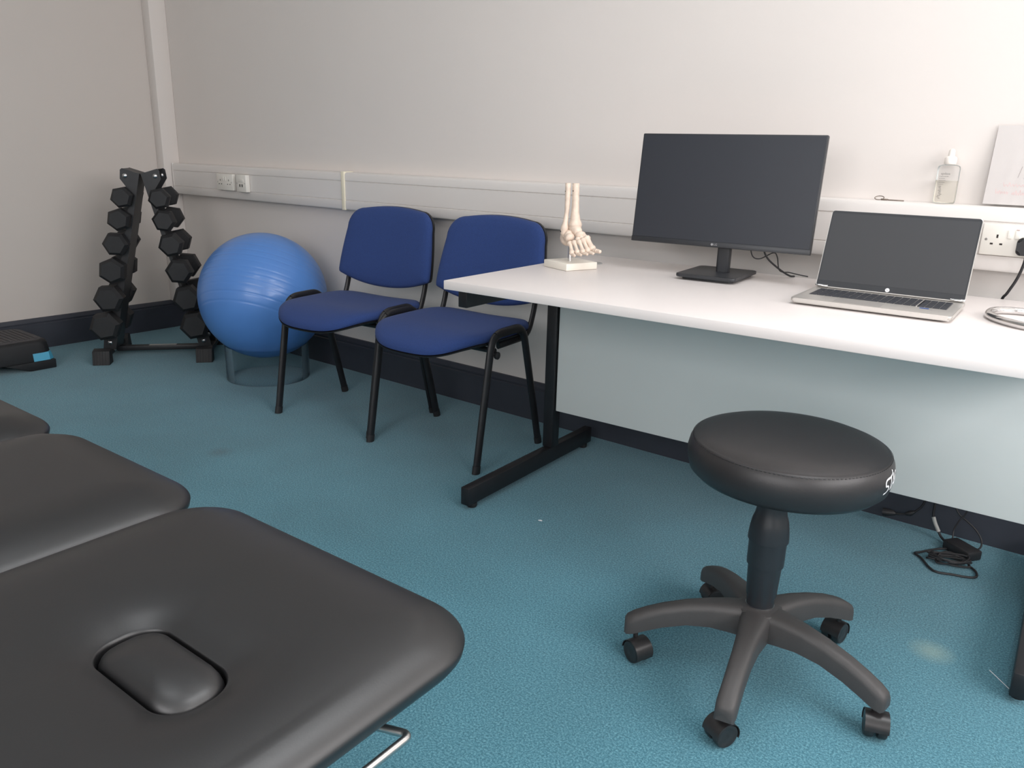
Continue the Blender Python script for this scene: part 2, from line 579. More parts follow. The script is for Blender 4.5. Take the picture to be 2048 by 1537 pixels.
# ------------------------------------------------------------------ office chairs
def chair_profile():
    return round_path([(0, 0, 0), (0, .083, .478), (0, .268, .480), (0, .395, 0)], .055, 8)

def make_chair(label, loc, rz, group):
    t = thing('visitor_chair', label, 'chair', loc, rz, group)
    HW = .255
    # seat: outline superellipse, waterfall front
    def outline(k, inset):
        out = []
        for i in range(96):
            a = 2 * PI * i / 96
            c, s = math.cos(a), math.sin(a)
            e = 2 / (3.6 if s < 0 else 4.6)
            u = (.241 - inset) * math.copysign(abs(c) ** e, c)
            n = (.238 - inset) * math.copysign(abs(s) ** e, s)
            if n < 0:
                u *= 1 - .10 * (-n / .238) ** 2
                n *= 1 + .06 * (1 - (u / .236) ** 2)
            out.append((u, n + .172))
        return out
    def sz(u, n):
        d = max(0., .06 - n)
        return -.27 * d * d / .13 - .013 * max(0., 1 - (max(0., .24 - n) / .24) ** 2) * (1 - (u / .25) ** 2) + .006 * (n / .4)
    def P(u, n, z):
        return Vector((u, n, z + sz(u, n)))
    ZS = .478
    loops = []
    for ins, dz in ((.006, -.030), (.001, -.026), (0, -.018), (.002, -.008), (.010, -.001), (.03, .0035), (.06, .006)):
        loops.append([P(u, n, ZS + dz) for u, n in outline(0, ins)])
    for f in (.6, .35, .12):
        loops.append([P(u * f, .172 + (n - .172) * f, ZS + .008) for u, n in outline(0, .06)])
    bm = B(); rings(bm, loops)
    seat = obj('seat', bm, M_BLUEFAB, t, 60)
    seat['label'] = 'royal blue upholstered seat'
    loops = []
    for ins, dz in ((.05, -.046), (.015, -.043), (.002, -.036), (.000, -.0305)):
        loops.append([P(u, n, ZS + dz) for u, n in outline(0, ins)])
    bm = B(); rings(bm, loops); obj('seat_shell', bm, M_SHELL, seat)
    # side frames: one bent oval tube each side, named leg in its two uprights with the rail between
    prof = chair_profile()
    n = len(prof)
    i1 = next(i for i, p in enumerate(prof) if p.y > .1)
    i2 = next(i for i, p in enumerate(prof) if p.y > .262)
    for s in (-1, 1):
        off = Vector((s * HW, 0, 0))
        for nm, seg in (('leg', prof[:i1 + 1]), ('seat_rail', prof[i1:i2 + 1]), ('leg', prof[i2:])):
            pts = []
            for a, b in zip(seg, seg[1:]):
                k = max(1, int((b - a).length / .03))
                pts += [a.lerp(b, j / k) for j in range(k)]
            pts.append(seg[-1])
            bm = B(); tube(bm, [p + off for p in pts], .0165, 16, ref=(1, 0, 0), ry=.0105)
            lg = obj(nm, bm, M_BLACKSTEEL, t)
            if nm == 'leg':
                foot = pts[0] if pts[0].z < pts[-1].z else pts[-1]
                other = pts[1] if pts[0].z < pts[-1].z else pts[-2]
                dr = (other - foot).normalized()
                bm = B(); tube(bm, [foot + off + dr * .0, foot + off + dr * .028], .018, 16, ref=(1, 0, 0), ry=.0118)
                obj('foot_cap', bm, M_RUBBER, lg)
        # connector knob on the front leg
        bm = B(); lathe(bm, [(.012, 0), (.0135, .003), (.0135, .010), (.010, .012)], 18, Matrix.Translation((s * (HW - .0), .105, .405)) @ Matrix.Rotation(s * PI / 2, 4, 'Y'))
        if s > 0:
            obj('coupling_knob', bm, M_RUBBER, t)
        else:
            bm.free()
    # cross bars under the seat
    for nn, zz in ((.11, .418), (.29, .432)):
        bm = B(); tube(bm, [(-HW + .007, nn, zz), (HW - .007, nn, zz)], .010, 12); obj('cross_bar', bm, M_BLACKSTEEL, t)
    # back posts
    def bn(z):
        return .372 + (z - .52) * .22
    for s in (-1, 1):
        u = s * .212 + .012
        pth = round_path([(u, .16, .424), (u, .345, .428), (u, bn(.50) + .010, .50), (u, bn(.70) + .020, .70)], .05, 6)
        bm = B(); tube(bm, pth, .0085, 14, ry=.0125)
        obj('back_post', bm, M_BLACKSTEEL, t)
    # backrest
    def bo(inset):
        out = []
        pts = []
        # bottom edge (curved), right side, top edge, left side
        N = 18
        for i in range(N + 1):
            x = -1 + 2 * i / N
            pts.append((x * .238, .516 + .042 * abs(x) ** 2.2))
        pts.append((.2440, .5625))
        k = 10
        for i in range(k + 1):   # right side slanting in, then rounded corner
            f = i / k
            pts.append((.2465 - .020 * f ** 1.6, .575 + .175 * f))
        cx, cz, r = .2265 - .075, .755, .075
        for i in range(1, 9):
            a = PI / 2 * i / 8
            pts.append((cx + r * math.cos(a), cz + r * math.sin(a) * 1.05))
        N = 12
        for i in range(1, N):
            x = 1 - 2 * i / N
            pts.append((x * cx, cz + r * 1.05 + .012 * (1 - x * x)))
        for i in range(8, 0, -1):
            a = PI / 2 * i / 8
            pts.append((-cx - r * math.cos(a), cz + r * math.sin(a) * 1.05))
        for i in range(k, -1, -1):
            f = i / k
            pts.append((-.2465 + .020 * f ** 1.6, .575 + .175 * f))
        pts.append((-.2440, .5625))
        m = len(pts)
        ce = Vector((0, .69))
        for i in range(m):
            a, b, c = Vector(pts[i - 1]), Vector(pts[i]), Vector(pts[(i + 1) % m])
            tn = (c - a).normalized()
            nrm = Vector((-tn.y, tn.x))
            q = b + nrm * min(inset, .004)
            d = ce - q
            out.append(q + d.normalized() * max(0, inset - .004))
        return out
    def Q(u, z, dn):
        return Vector((u + .017, bn(z) - .30 * u * u + .010 + dn, z))
    loops = []
    for ins, dn in ((.004, .000), (.000, -.006), (.001, -.016), (.006, -.023), (.016, -.028), (.04, -.031)):
        loops.append([Q(p.x, p.y, dn) for p in bo(ins)])
    c = Vector((0, .69))
    for f in (.75, .5, .25, .08):
        loops.append([Q(c.x + (p.x - c.x) * f, c.y + (p.y - c.y) * f, -.034) for p in bo(.04)])
    bm = B(); rings(bm, loops)
    bk = obj('backrest', bm, M_BLUEFAB, t, 60)
    bk['label'] = 'royal blue upholstered backrest'
    loops = []
    for ins, dn in ((.0, .0005), (.0, .010), (.006, .016), (.03, .020)):
        loops.append([Q(p.x, p.y, dn) for p in bo(ins)])
    for f in (.6, .2):
        loops.append([Q(p.x * f, .69 + (p.y - .69) * f, .022) for p in bo(.03)])
    bm = B(); rings(bm, loops); obj('back_shell', bm, M_SHELL, bk, 60)
    return t

make_chair('blue fabric visitor chair with black legs, standing next to the exercise ball', (2.098, -.640, 0), .10, 'blue visitor chairs along the wall')
make_chair('blue fabric visitor chair with black legs, partly hidden behind the desk corner', (2.636, -.6245, 0), .056, 'blue visitor chairs along the wall')

# ------------------------------------------------------------------ exercise ball on a clear ring
bx, by, bz, br = 1.339, -.356, .3945, .294
t = thing('exercise_ball', 'large shiny blue inflatable exercise ball standing beside the dumbbell rack', 'ball', (bx, by, bz))
t.rotation_mode = 'QUATERNION'
t.rotation_quaternion = (Vector((0, 0, 1)) + .75 * Vector((-.83, .56, 0)) + .38 * Vector((.79, .61, 0))).to_track_quat('Z', 'Y')
prof = []
NB = 220
for i in range(1, NB):
    a = -PI / 2 + PI * i / NB
    lat = math.degrees(a)
    g = 0.
    for L in (-30, -22, -15, -9, -4, 1, 7, 13, 19, 26, 34):
        g += math.exp(-((lat - L) / .4) ** 2)
    r = br - .0019 * g
    prof.append((r * math.cos(a), r * math.sin(a)))
bm = B(); lathe(bm, prof, 96)
obj('ball_skin', bm, M_BALL, t, 180)
bm = B(); lathe(bm, [(.008, br - .003), (.008, br + .001), (.004, br + .002)], 20, (t.rotation_quaternion.inverted() @ Vector((-.80, .55, .1))).to_track_quat('Z', 'Y').to_matrix().to_4x4()); obj('plug', bm, M_WHITE, t)
ring_h = bz - math.sqrt(br ** 2 - .19 ** 2) - .0035
bm = B()
lathe(bm, [(.189, .001), (.194, .0), (.194, ring_h), (.190, ring_h), (.189, .001)], 72, Matrix.Translation((bx, by, 0)), False, False)
o = obj('ball_ring', bm, M_RINGP)
tag(o, 'clear plastic ring stand on the carpet underneath the blue exercise ball', 'ring')

# ------------------------------------------------------------------ dumbbell rack
RA = Vector((.568, -.817, 0))
sv = Vector((.641, .767, 0)).normalized()
dv = Vector((-sv.y, sv.x, 0))
MR = frame_m(RA, sv, dv, Vector((0, 0, 1)))          # local (s, d, z)
rack = thing('dumbbell_rack', 'black steel A-frame dumbbell rack standing in the room corner', 'rack')
rack.matrix_world = MR
ZL = [.834, .728, .609, .478, .339, .200]
AP = [.046, .049, .0525, .057, .061, .064]             # apothem of the hexagonal heads
def inner(z):
    return .058 + (z - .05) / .88 * (.259 - .058)
HS = [.082 + (z - .05) / .895 * .165 - (.050 + .022 * (0.834 - z) / .634) for z in ZL]
ZL = [z - .016 for z in ZL]
RS = [.024, .014, .010, .009, .005, .001]
def flange_poly(HS, dz):
    p = [(inner(.93), .93), (.182, .955), (.173, .948), (.168, .905), (.197, .860)]
    for z, h in zip(ZL, HS):
        z += dz
        i = inner(z)
        w = max(i - .034, h + .0185)
        p += [(w + .004, z + .030), (w, z + .016), (h + .018, z - .001), (h + .004, z - .016), (h - .016, z - .012), (h - .020, z - .020), (w - .004, z - .052)]
    p += [(inner(.07) - .055, .11), (inner(.05) - .060, .05), (inner(.05), .05)]
    return p
FD = (.130, .275)                                       # front and back flange depths
for side in (0, 1):
    def X(s):
        return s if side == 0 else .524 - s
    poly = [(X(s), z) for s, z in (flange_poly(HS, 0) if side == 0 else flange_poly([.024 + h - q for h, q in zip(HS, RS)], -.004))]
    if side:
        poly = poly[::-1]
    for dd in FD:
        bm = B()
        prism(bm, poly, 0, .004, frame_m((0, dd + .004, 0), Vector((1, 0, 0)), Vector((0, 0, 1)), Vector((0, -1, 0))))
        up_ = obj('upright_plate', bm, M_RACK, rack, 20)
        bolts = [(.193, .920), (inner(.075) - .03, .085)]
        for (bs, bzz) in bolts:
            bm = B(); lathe(bm, [(.011, 0), (.011, .003), (.008, .006), (.002, .0068)], 18, Matrix.Translation((X(bs), dd, bzz)) @ Matrix.Rotation(PI / 2, 4, 'X'))
            obj('bolt', bm, M_BOLT, up_)
    a, b = inner(.05), inner(.93)
    wx = .004
    bm = B()
    q = [(X(a) , .05), (X(a) - (wx if side == 0 else -wx), .05), (X(b) - (wx if side == 0 else -wx), .93), (X(b), .93)]
    if side:
        q = q[::-1]
    prism(bm, q, 0, FD[1] - FD[0] - .0005, frame_m((0, FD[0] + .0042, 0), Vector((1, 0, 0)), Vector((0, 0, 1)), Vector((0, -1, 0))) @ Matrix.Translation((0, 0, -(FD[1] - FD[0] - .0005))))
    obj('upright_web', bm, M_RACK, rack, 20)
    # top gusset
    iq = inner(.93) - .0015
    q = [(X(.1845), .9535), (X(iq), .9288), (X(iq), .9258), (X(.1845), .9505)]
    bm = B(); prism(bm, q if side == 0 else q[::-1], -(FD[1] - FD[0] - .0005), 0, frame_m((0, FD[0] + .0042, 0), Vector((1, 0, 0)), Vector((0, 0, 1)), Vector((0, -1, 0))))
    obj('top_plate', bm, M_RACK, rack)
    # foot
    fc = .018
    bm = B(); box(bm, (X(fc) - .024, .03, .026), (X(fc) + .024, .40, .049), bev=.003)
    ft = obj('foot_bar', bm, M_RACK, rack)
    for d0, d1, sg in ((-.008, .060, 1), (.375, .440, -1)):
        bm = B()
        lo, hi = (d0, d1) if sg > 0 else (d1, d0)
        pl = [(lo, 0), (lo + sg * .016, .068), (hi - sg * .012, .076), (hi, .055), (hi, 0)]
        if sg < 0:
            pl = pl[::-1]
        prism(bm, pl, -.040, .040, frame_m((X(fc), 0, 0), Vector((0, 1, 0)), Vector((0, 0, 1)), Vector((1, 0, 0))), .002)
        for k in range(6):
            xx = X(fc) - .034 + k * .0136
            rp = [(lo - sg * .002, .004), (lo + sg * .0135, .066), (lo + sg * .018, .066), (lo + sg * .004, .004)]
            if sg < 0:
                rp = rp[::-1]
            prism(bm, rp, -.0022, .0022, frame_m((xx, 0, 0), Vector((0, 1, 0)), Vector((0, 0, 1)), Vector((1, 0, 0))))
        obj('foot_cap', bm, M_RUBBER, ft, 20)
    bm = B(); lathe(bm, [(.010, 0), (.010, .003), (.006, .007), (.001, .0075)], 18, Matrix.Translation((X(fc) + (.0245 if side == 0 else -.0245), .165, .04)) @ Matrix.Rotation((PI / 2) * (1 if side == 0 else -1), 4, 'Y'))
    obj('bolt', bm, M_BOLT, ft)
fc = .018
bm = B(); box(bm, (fc + .0245, .20, .022), (.524 - fc - .0245, .235, .048), bev=.003)
cb = obj('cross_bar', bm, M_RACK, rack)
bm = B(); box(bm, (.20, .2035, .0481), (.335, .231, .0486)); obj('label_strip', bm, M_STICK, cb, 0)['label'] = 'grey label strip'

ORD = ['topmost', 'second from the top', 'third from the top', 'fourth from the top', 'fifth from the top', 'lowest']
HSEP = FD[1] - FD[0] + .004
for side in (0, 1):
    for i, (z, h, ap) in enumerate(zip(ZL, HS, AP)):
        s = h if side == 0 else .5 - h + RS[i]
        z = z - .004 * side
        where = 'rack leg nearest the step' if side == 0 else 'rack leg nearest the ball'
        t = thing('hex_dumbbell', f'black hex dumbbell, {ORD[i]} on the {where}', 'dumbbell', group='hex dumbbells on the A-frame rack')
        t.matrix_world = MR @ Matrix.Translation((s, (FD[0] + FD[1] + .004) / 2, z)) @ Matrix.Rotation(math.radians(random.uniform(-22, 22) + (8 if side else -4)), 4, 'Y')
        half = HSEP / 2 + .004
        bm = B(); tube(bm, [(0, -half, 0), (0, 0, 0), (0, half, 0)], .0115, 16, rf=lambda f: 1 + .12 * math.sin(PI * f)); obj('handle', bm, M_BOLT, t)
        ln = .056 + .006 * i
        R = ap / .866
        for sg in (-1, 1):
            bm = B()
            loops = []
            for (rr, yy) in ((.90, 0), (1., .006), (1., ln - .016), (.76, ln)):
                loops.append([Vector((R * rr * math.cos(PI / 3 * k), sg * (half + yy), R * rr * math.sin(PI / 3 * k))) for k in range(6)])
            rings(bm, loops)
            obj('hex_head', bm, M_RUBBER, t, 20)

# ------------------------------------------------------------------ aerobic step
st = thing('aerobic_step', 'low black exercise step with a ribbed grey top and cyan corner block', 'step', (0, 0, 0))
SX0, SX1, SY0, SY1, SH = .070, .457, -1.96, -.962, .143
bm = B()
def sloop(z, ins):
    return [Vector((x, y, z)) for x, y in rrect((SX1 - SX0) / 2 - ins, (SY1 - SY0) / 2 - ins, .05, 6, (SX0 + SX1) / 2, (SY0 + SY1) / 2)]
rings(bm, [sloop(.044, .004), sloop(.05, .003), sloop(SH - .018, .012), sloop(SH - .006, .017), sloop(SH, .026)])
obj('step_body', bm, M_STEP, st)
bm = B()
loops = [sloop(SH + .0003, .030), sloop(SH + .003, .034)]
rings(bm, loops)
for k in range(40):
    y = SY1 - .06 - k * .022
    box(bm, (SX0 + .055, y, SH + .003), (SX1 - .055, y + .009, SH + .0055))
obj('tread', bm, M_TREAD, st)['label'] = 'grey ribbed tread'
for y0, y1, sg in ((SY1 - .17, SY1 - .002, 1), (SY0 + .002, SY0 + .17, -1)):
    bm = B()
    pl = [(y1 - .002, 0), (y1, .0435), (y0 - .06, .0435), (y0 + .05, 0)] if sg > 0 else [(y0 + .002, 0), (y1 - .05, 0), (y1 + .06, .0435), (y0, .0435)]
    prism(bm, pl, SX0 + .002, SX1 + .004, frame_m((0, 0, 0), Vector((0, 1, 0)), Vector((0, 0, 1)), Vector((1, 0, 0))), .004)
    obj('foot', bm, M_STEP, st)
    bm = B()
    ycen = y1 if sg > 0 else y0
    # block that shows on the outer face and wraps the corner
    def cb(z, e):
        a = ycen
        return [Vector((SX1 - .10, a - sg * .10, z)), Vector((SX1 - .0005 + e, a - sg * .098, z)), Vector((SX1 - .0005 + e, a - sg * .026, z)), Vector((SX1 - .022 + e, a - sg * .003 + sg * e, z)), Vector((SX1 - .10, a - sg * .003 + sg * e, z))]
    rings(bm, [cb(.0445, .002), cb(.075, -.004), cb(.082, -.006)])
    obj('riser_block', bm, M_CYAN, st, 20)['label'] = 'cyan corner block'

# ------------------------------------------------------------------ monitor
mon = thing('computer_monitor', 'black flat monitor on a stand, screen off, between skeleton foot and laptop', 'monitor', (3.564, -.324, .7304), .093)
tilt = .122
MT = Matrix.Translation((0, 0, .0905)) @ Matrix.Rotation(-tilt, 4, 'X')
W_, H_ = .54, .323
bm = B(); box(bm, (-W_ / 2, -.0, 0), (W_ / 2, .018, H_), MT, .003)
box(bm, (-.17, .016, .05), (.17, .038, .24), MT, .01)
hs = obj('housing', bm, M_BEZEL, mon)
bm = B(); box(bm, (-W_ / 2 + .004, -.0012, .016), (W_ / 2 - .004, -.0001, H_ - .004), MT); obj('screen', bm, M_SCREEN, mon, 0)['label'] = 'dark matte screen'
bm = B(); box(bm, (-W_ / 2 + .0005, -.0022, .0005), (W_ / 2 - .0005, -.0001, .0155), MT, .0008); ch = obj('chin', bm, M_BEZEL, mon)
MLG = MT @ frame_m((-.006, -.0024, .0078), Vector((1, 0, 0)), Vector((0, 0, 1)), Vector((0, -1, 0)))
bm = text_bm('LG', .009, MLG @ Matrix.Translation((.006, 0, 0)))
lathe(bm, [(.0036, 0), (.0036, .0002), (.0001, .00021)], 20, MLG @ Matrix.Translation((-.0045, 0, 0)))
obj('logo', bm, M_GREYP, ch, 0)['label'] = 'small pale logo'
bm = B(); prism(bm, rrect(.019, .013, .007), .0172, .16, Matrix.Translation((.018, .036, 0)), .002)
box(bm, (-.028, .03, .10), (.028, .05, .2), Matrix.Translation((.018, .012, 0)), .004)
obj('stand_column', bm, M_BEZEL, mon)
bm = B(); prism(bm, rrect(.089, .112, .014), .008, .017, Matrix.Translation((.006, .02, 0)), .002)
prism(bm, rrect(.076, .098, .012), 0, .008, Matrix.Translation((.006, .026, 0)))
obj('stand_base', bm, M_BEZEL, mon)
# two thin cables hanging from the monitor to the desk
c0 = Vector((3.564, -.324, .73))
o_ = []
def px_path(pts):
    return [Vector(p) for p in pts]
bm = B(); tube(bm, smooth_path(px_path([(3.625, -.235, .92), (3.625, -.215, .845), (3.632, -.205, .795), (3.655, -.20, .786), (3.69, -.19, .806), (3.702, -.185, .795), (3.705, -.16, .752), (3.725, -.13, .745), (3.745, -.105, .738), (3.768, -.085, .7325)]), 6), .0018, 8)
o = obj('video_cable', bm, M_CABLE); tag(o, 'thinner looping black cable behind the monitor, right of its stand', 'cable')
bm = B(); tube(bm, smooth_path(px_path([(3.668, -.245, .92), (3.670, -.235, .85), (3.682, -.225, .80), (3.706, -.190, .765), (3.730, -.145, .738), (3.738, -.120, .7336)]), 6), .0028, 8)
o = obj('power_cable', bm, M_CABLE); tag(o, 'thicker straight black cable slanting down behind the monitor to the desk', 'cable')

# ------------------------------------------------------------------ laptop
lap = thing('laptop', 'open silver laptop with a dark blank screen on the white desk', 'laptop', (4.066, -.571, .7304), .046)
LW, LDp = .359, .234
bm = B()
prism(bm, rrect(LW / 2 - .004, LDp / 2 - .004, .007, 6, 0, LDp / 2), .0042, .0075, I4, 0)
prism(bm, rrect(LW / 2, LDp / 2, .009, 6, 0, LDp / 2), .0075, .0165, I4, .003)
base = obj('base', bm, M_ALU, lap)
for sx in (-.14, .14):
    for yy in (.03, .2):
        bm = B(); box(bm, (sx - .02, yy - .004, 0), (sx + .02, yy + .004, .0045), I4, .001); obj('rubber_foot', bm, M_RUBBER, base)
bm = B(); box(bm, (-.158, .082, .0166), (.158, .196, .0168)); kb = obj('keyboard_well', bm, mat('keyboard_well_grey', rgb(132, 130, 128), .5, .3, noise=(30, .02, 1)), base, 0)
kbm = B()
rows = [(.184, .010), (.163, .0155), (.144, .0155), (.125, .0155), (.106, .0155), (.087, .0155)]
for y, hh in rows:
    x = -.156
    while x < .088:
        w = .0155
        if y == .087 and -.09 < x < .0:
            w = .088
        box(kbm, (x, y - hh / 2 + .004, .0168), (x + w, y + hh / 2 + .004, .0182), I4, 0)
        x += w + .0028
    for k in range(4):
        x = .0955 + k * .0158
        box(kbm, (x, y - hh / 2 + .004, .0168), (x + .0135, y + hh / 2 + .004, .0182))
obj('keys', kbm, M_KEYS, base, 0)
bm = B(); box(bm, (.0915, .082, .0166), (.0945, .196, .0184)); obj('keyboard_divider', bm, M_ALU, base, 0)
bm = B(); box(bm, (-.083, .010, .0166), (.027, .075, .0169)); obj('touchpad', bm, mat('touchpad_grey', rgb(176, 172, 168), .35, .3, noise=(30, .02, 1)), base, 0)
bm = B(); box(bm, (.102, .064, .0166), (.122, .076, .0169)); obj('sticker', bm, M_BLUEST, base, 0)['label'] = 'small blue sticker'
bm = B(); box(bm, (.108, .058, .0166), (.13, .060, .0168)); obj('badge', bm, M_GREYP, base, 0)
lt = math.radians(21)
ML = Matrix.Translation((0, .221, .0185)) @ Matrix.Rotation(-lt, 4, 'X')
LH = .212
bm = B(); prism(bm, rrect(LW / 2, LH / 2, .008, 6, 0, LH / 2), -.0055, 0, ML @ frame_m((0, 0, 0), Vector((1, 0, 0)), Vector((0, 0, 1)), Vector((0, -1, 0))), .001)
lid = obj('lid', bm, M_ALU, lap)
FR = ML @ frame_m((0, 0, 0), Vector((1, 0, 0)), Vector((0, 0, 1)), Vector((0, -1, 0)))
bm = B(); prism(bm, rrect(LW / 2 - .0018, LH / 2 - .002, .007, 6, 0, LH / 2 + .0005), .0002, .001, FR); bz_ = obj('bezel', bm, M_BEZEL, lid, 20)
bm = B(); box(bm, (-LW / 2 + .0055, .0178, .001), (LW / 2 - .0055, LH - .0085, .0013), FR); obj('screen', bm, M_LSCREEN, lid, 0)['label'] = 'dark grey screen'
bm = B(); lathe(bm, [(.0052, .0011), (.0052, .0014), (.0001, .00145)], 28, FR @ Matrix.Translation((0, .009, 0)))
lg = obj('logo_disc', bm, M_WHITE, lid); lg['label'] = 'round white logo'
bm = text_bm('hp', .0075, FR @ Matrix.Translation((0, .0092, .0016)) @ Matrix.Shear('XY', 4, (.0, .0)) )
obj('logo_text', bm, M_GREYP, lid, 0)
bm = B(); lathe(bm, [(.0012, .0010), (.0012, .0014), (.0001, .00145)], 12, FR @ Matrix.Translation((0, LH - .0045, 0))); obj('webcam', bm, M_HOLE, lid)
for sx in (-1, 1):
    bm = B(); box(bm, (sx * .163 - .0165, -.006, .0008), (sx * .163 + .0165, -.0005, .0045), ML @ Matrix.Rotation(0, 4, 'X') , .0005); obj('hinge', bm, M_CHROME, lid)

# ------------------------------------------------------------------ skeleton foot on its stand
sk = thing('foot_skeleton_model', 'skeleton model of a human foot and ankle on a white base', 'anatomical model', (3.146, -.462, .7304), math.radians(-19))
bm = B(); box(bm, (-.060, -.060, 0), (.060, .060, .022), I4, .002); obj('stand_base', bm, M_BASEW, sk)['label'] = 'white square base'
bm = B(); tube(bm, [(.004, -.006, .0222), (.004, -.006, .092)], .0062, 20); obj('rod', bm, M_CHROME, sk)['label'] = 'chrome rod'
def bone(name, pts, rad, ref=None, k=5, seg=14, squash=1.):
    if name in ('tibia', 'fibula'):
        P = smooth_path(pts, k)
    else:
        P = smooth_path([(p[0] * .80, p[1] * .86, p[2] + .027) for p in pts], k)
        rad = [r * .97 for r in rad]
    P = [FR_ @ q for q in P]
    n = len(P)
    def rf(f):
        x = f * (len(rad) - 1)
        i = min(int(x), len(rad) - 2)
        u = x - i
        u = u * u * (3 - 2 * u)
        return rad[i] * (1 - u) + rad[i + 1] * u
    bm = B(); tube(bm, P, 1., seg, ref=ref, ry=squash, rf=rf)
    return obj(name, bm, M_BONE, sk, 180)
TOP = .259
FR_ = Matrix.Rotation(math.radians(-15), 4, 'Z')      # foot turned on the base
# lower leg: the foot points along its own +x; lateral (little toe) side faces -y
bone('tibia', [(.002, .006, TOP), (.004, .007, .20), (.005, .007, .165), (.007, .008, .138), (.008, .008, .124)], [.0106, .0106, .0118, .0150, .0205, .0185])
bone('fibula', [(-.008, -.0155, TOP), (-.008, -.0155, .19), (-.008, -.0175, .160), (-.008, -.020, .130), (-.010, -.021, .110), (-.009, -.020, .094)], [.0088, .0080, .0066, .0082, .0128, .0122, .006])
for (x, y, z) in ((-.008, -.0238, .234), (.006, -.0042, .236), (-.009, -.0338, .112)):
    bm = B(); lathe(bm, [(.0018, -.002), (.0018, .0006), (.0001, .0007)], 10, FR_ @ Matrix.Translation((x, y, z)) @ Matrix.Rotation(PI / 2, 4, 'X'))
    obj('screw', bm, M_HOLE, sk)
bone('heel_bone', [(-.056, .000, .070), (-.046, .000, .063), (-.028, -.005, .066), (-.006, -.010, .072), (.014, -.014, .074), (.022, -.015, .073)], [.012, .0235, .0230, .0170, .0170, .0145, .008], squash=1.15)
bone('ankle_bone', [(-.016, .005, .090), (0, .008, .095), (.016, .009, .093), (.034, .012, .084), (.042, .013, .081)], [.010, .0185, .0195, .0170, .0145, .008])
bone('tarsal_bone', [(.038, .018, .084), (.047, .017, .077), (.055, .016, .071)], [.010, .0175, .0165, .009], squash=.9)
bone('tarsal_bone', [(.020, -.016, .076), (.034, -.019, .069), (.043, -.019, .064)], [.009, .0155, .0150, .009])
for k in range(3):
    bone('tarsal_bone', [(.052, .026 - .012 * k, .080 - .004 * k), (.061, .027 - .012 * k, .073 - .004 * k), (.069, .0275 - .012 * k, .068 - .004 * k)], [.005, .0092, .0090, .005])
MT5 = [((.066, .029, .072), (.118, .040, .036), .0078), ((.069, .014, .068), (.124, .021, .031), .0056), ((.066, .002, .063), (.118, .004, .028), .0054),
       ((.054, -.012, .060), (.107, -.013, .025), .0054), ((.042, -.023, .056), (.094, -.029, .022), .0056)]
for k, (a, b, r) in enumerate(MT5):
    a, b = Vector(a), Vector(b)
    m1, m2 = a.lerp(b, .33) + Vector((0, 0, .004)), a.lerp(b, .7) + Vector((0, 0, .003))
    bone('metatarsal', [a, m1, m2, b], [r * 1.15, r * 1.75, r * 1.15, r * 1.0, r * 1.1, r * 1.65, r * .95])
    d = (b - a)
    d.z = 0
    d.normalize()
    L = [.024, .015, .014, .013, .012][k]
    p = b + Vector((.004, 0, .0005))
    for j in range(2 if k == 0 else 3):
        e = p + d * (L if j == 0 else L * (.75 if k == 0 else .42)) + Vector((0, 0, .0015 if j == 0 else -.001))
        rr = r * (.95 if j == 0 else .8)
        bone('toe_bone', [p, p.lerp(e, .5) + Vector((0, 0, .001)), e], [rr * .7, rr * 1.1, rr * .7, rr * 1.0, rr * .5], k=4, seg=10)
        p = e + d * .0025

# ------------------------------------------------------------------ small things on the trunking
t = thing('hand_gel_bottle', 'clear half-full bottle with a white pump cap standing on the trunking', 'bottle', (4.093, -.0275, .9684))
Mb = Matrix.Rotation(0, 4, 'Y')
def ell(rx, ry, z, n=40):
    out = []
    for i in range(n):
        a = 2 * PI * i / n
        c, s = math.cos(a), math.sin(a)
        out.append(Vector((rx * math.copysign(abs(c) ** .8, c), ry * math.copysign(abs(s) ** .8, s), z)))
    return out
bm = B(); rings(bm, [ell(.024, .017, .0003), ell(.0275, .0205, .003), ell(.028, .021, .010), ell(.028, .021, .094), ell(.0265, .0195, .100), ell(.018, .0135, .1035), ell(.0118, .0105, .104), ell(.0115, .0105, .106)])
obj('bottle_body', bm, M_CLEAR, t, 60)
bm = B(); rings(bm, [ell(.0225, .0155, .002), ell(.026, .019, .004), ell(.0268, .0198, .011), ell(.0268, .0198, .062)]); obj('gel', bm, M_LIQ, t, 60)
bm = B(); lathe(bm, [(.0145, .1052), (.0155, .107), (.0155, .121), (.013, .1245), (.0085, .1265), (.0080, .139), (.0062, .144), (.002, .146)], 32); obj('cap', bm, M_CAPW, t)
def bmap(x, y, l):
    return Vector((x, -.0212 - l + .5 * x * x / .028 * 0.55, y))
bm = B()
tb = text_bm('update', .0085, frame_m((-.003, -.0214, .080), Vector((1, 0, 0)), Vector((0, 0, 1)), Vector((0, -1, 0))), .0001)
merge(bm, tb)
rowz = .0725
for k, wd in enumerate((.022, .015, .016, .014, .012)):
    x = -.017
    while x < -.017 + wd:
        w = random.uniform(.0015, .004)
        box(bm, (x, -.0216, rowz - .0006), (x + w, -.0213, rowz + .0006))
        x += w + .0011
    rowz -= .0052
for k in range(10):
    x = -.014 + random.uniform(-.003, .003)
    box(bm, (x, -.0216, rowz - .0008), (x + random.uniform(.004, .008), -.0213, rowz + .0006))
    rowz -= .0036
obj('print', bm, M_TEXTD, t, 0)['label'] = 'dark printed text'

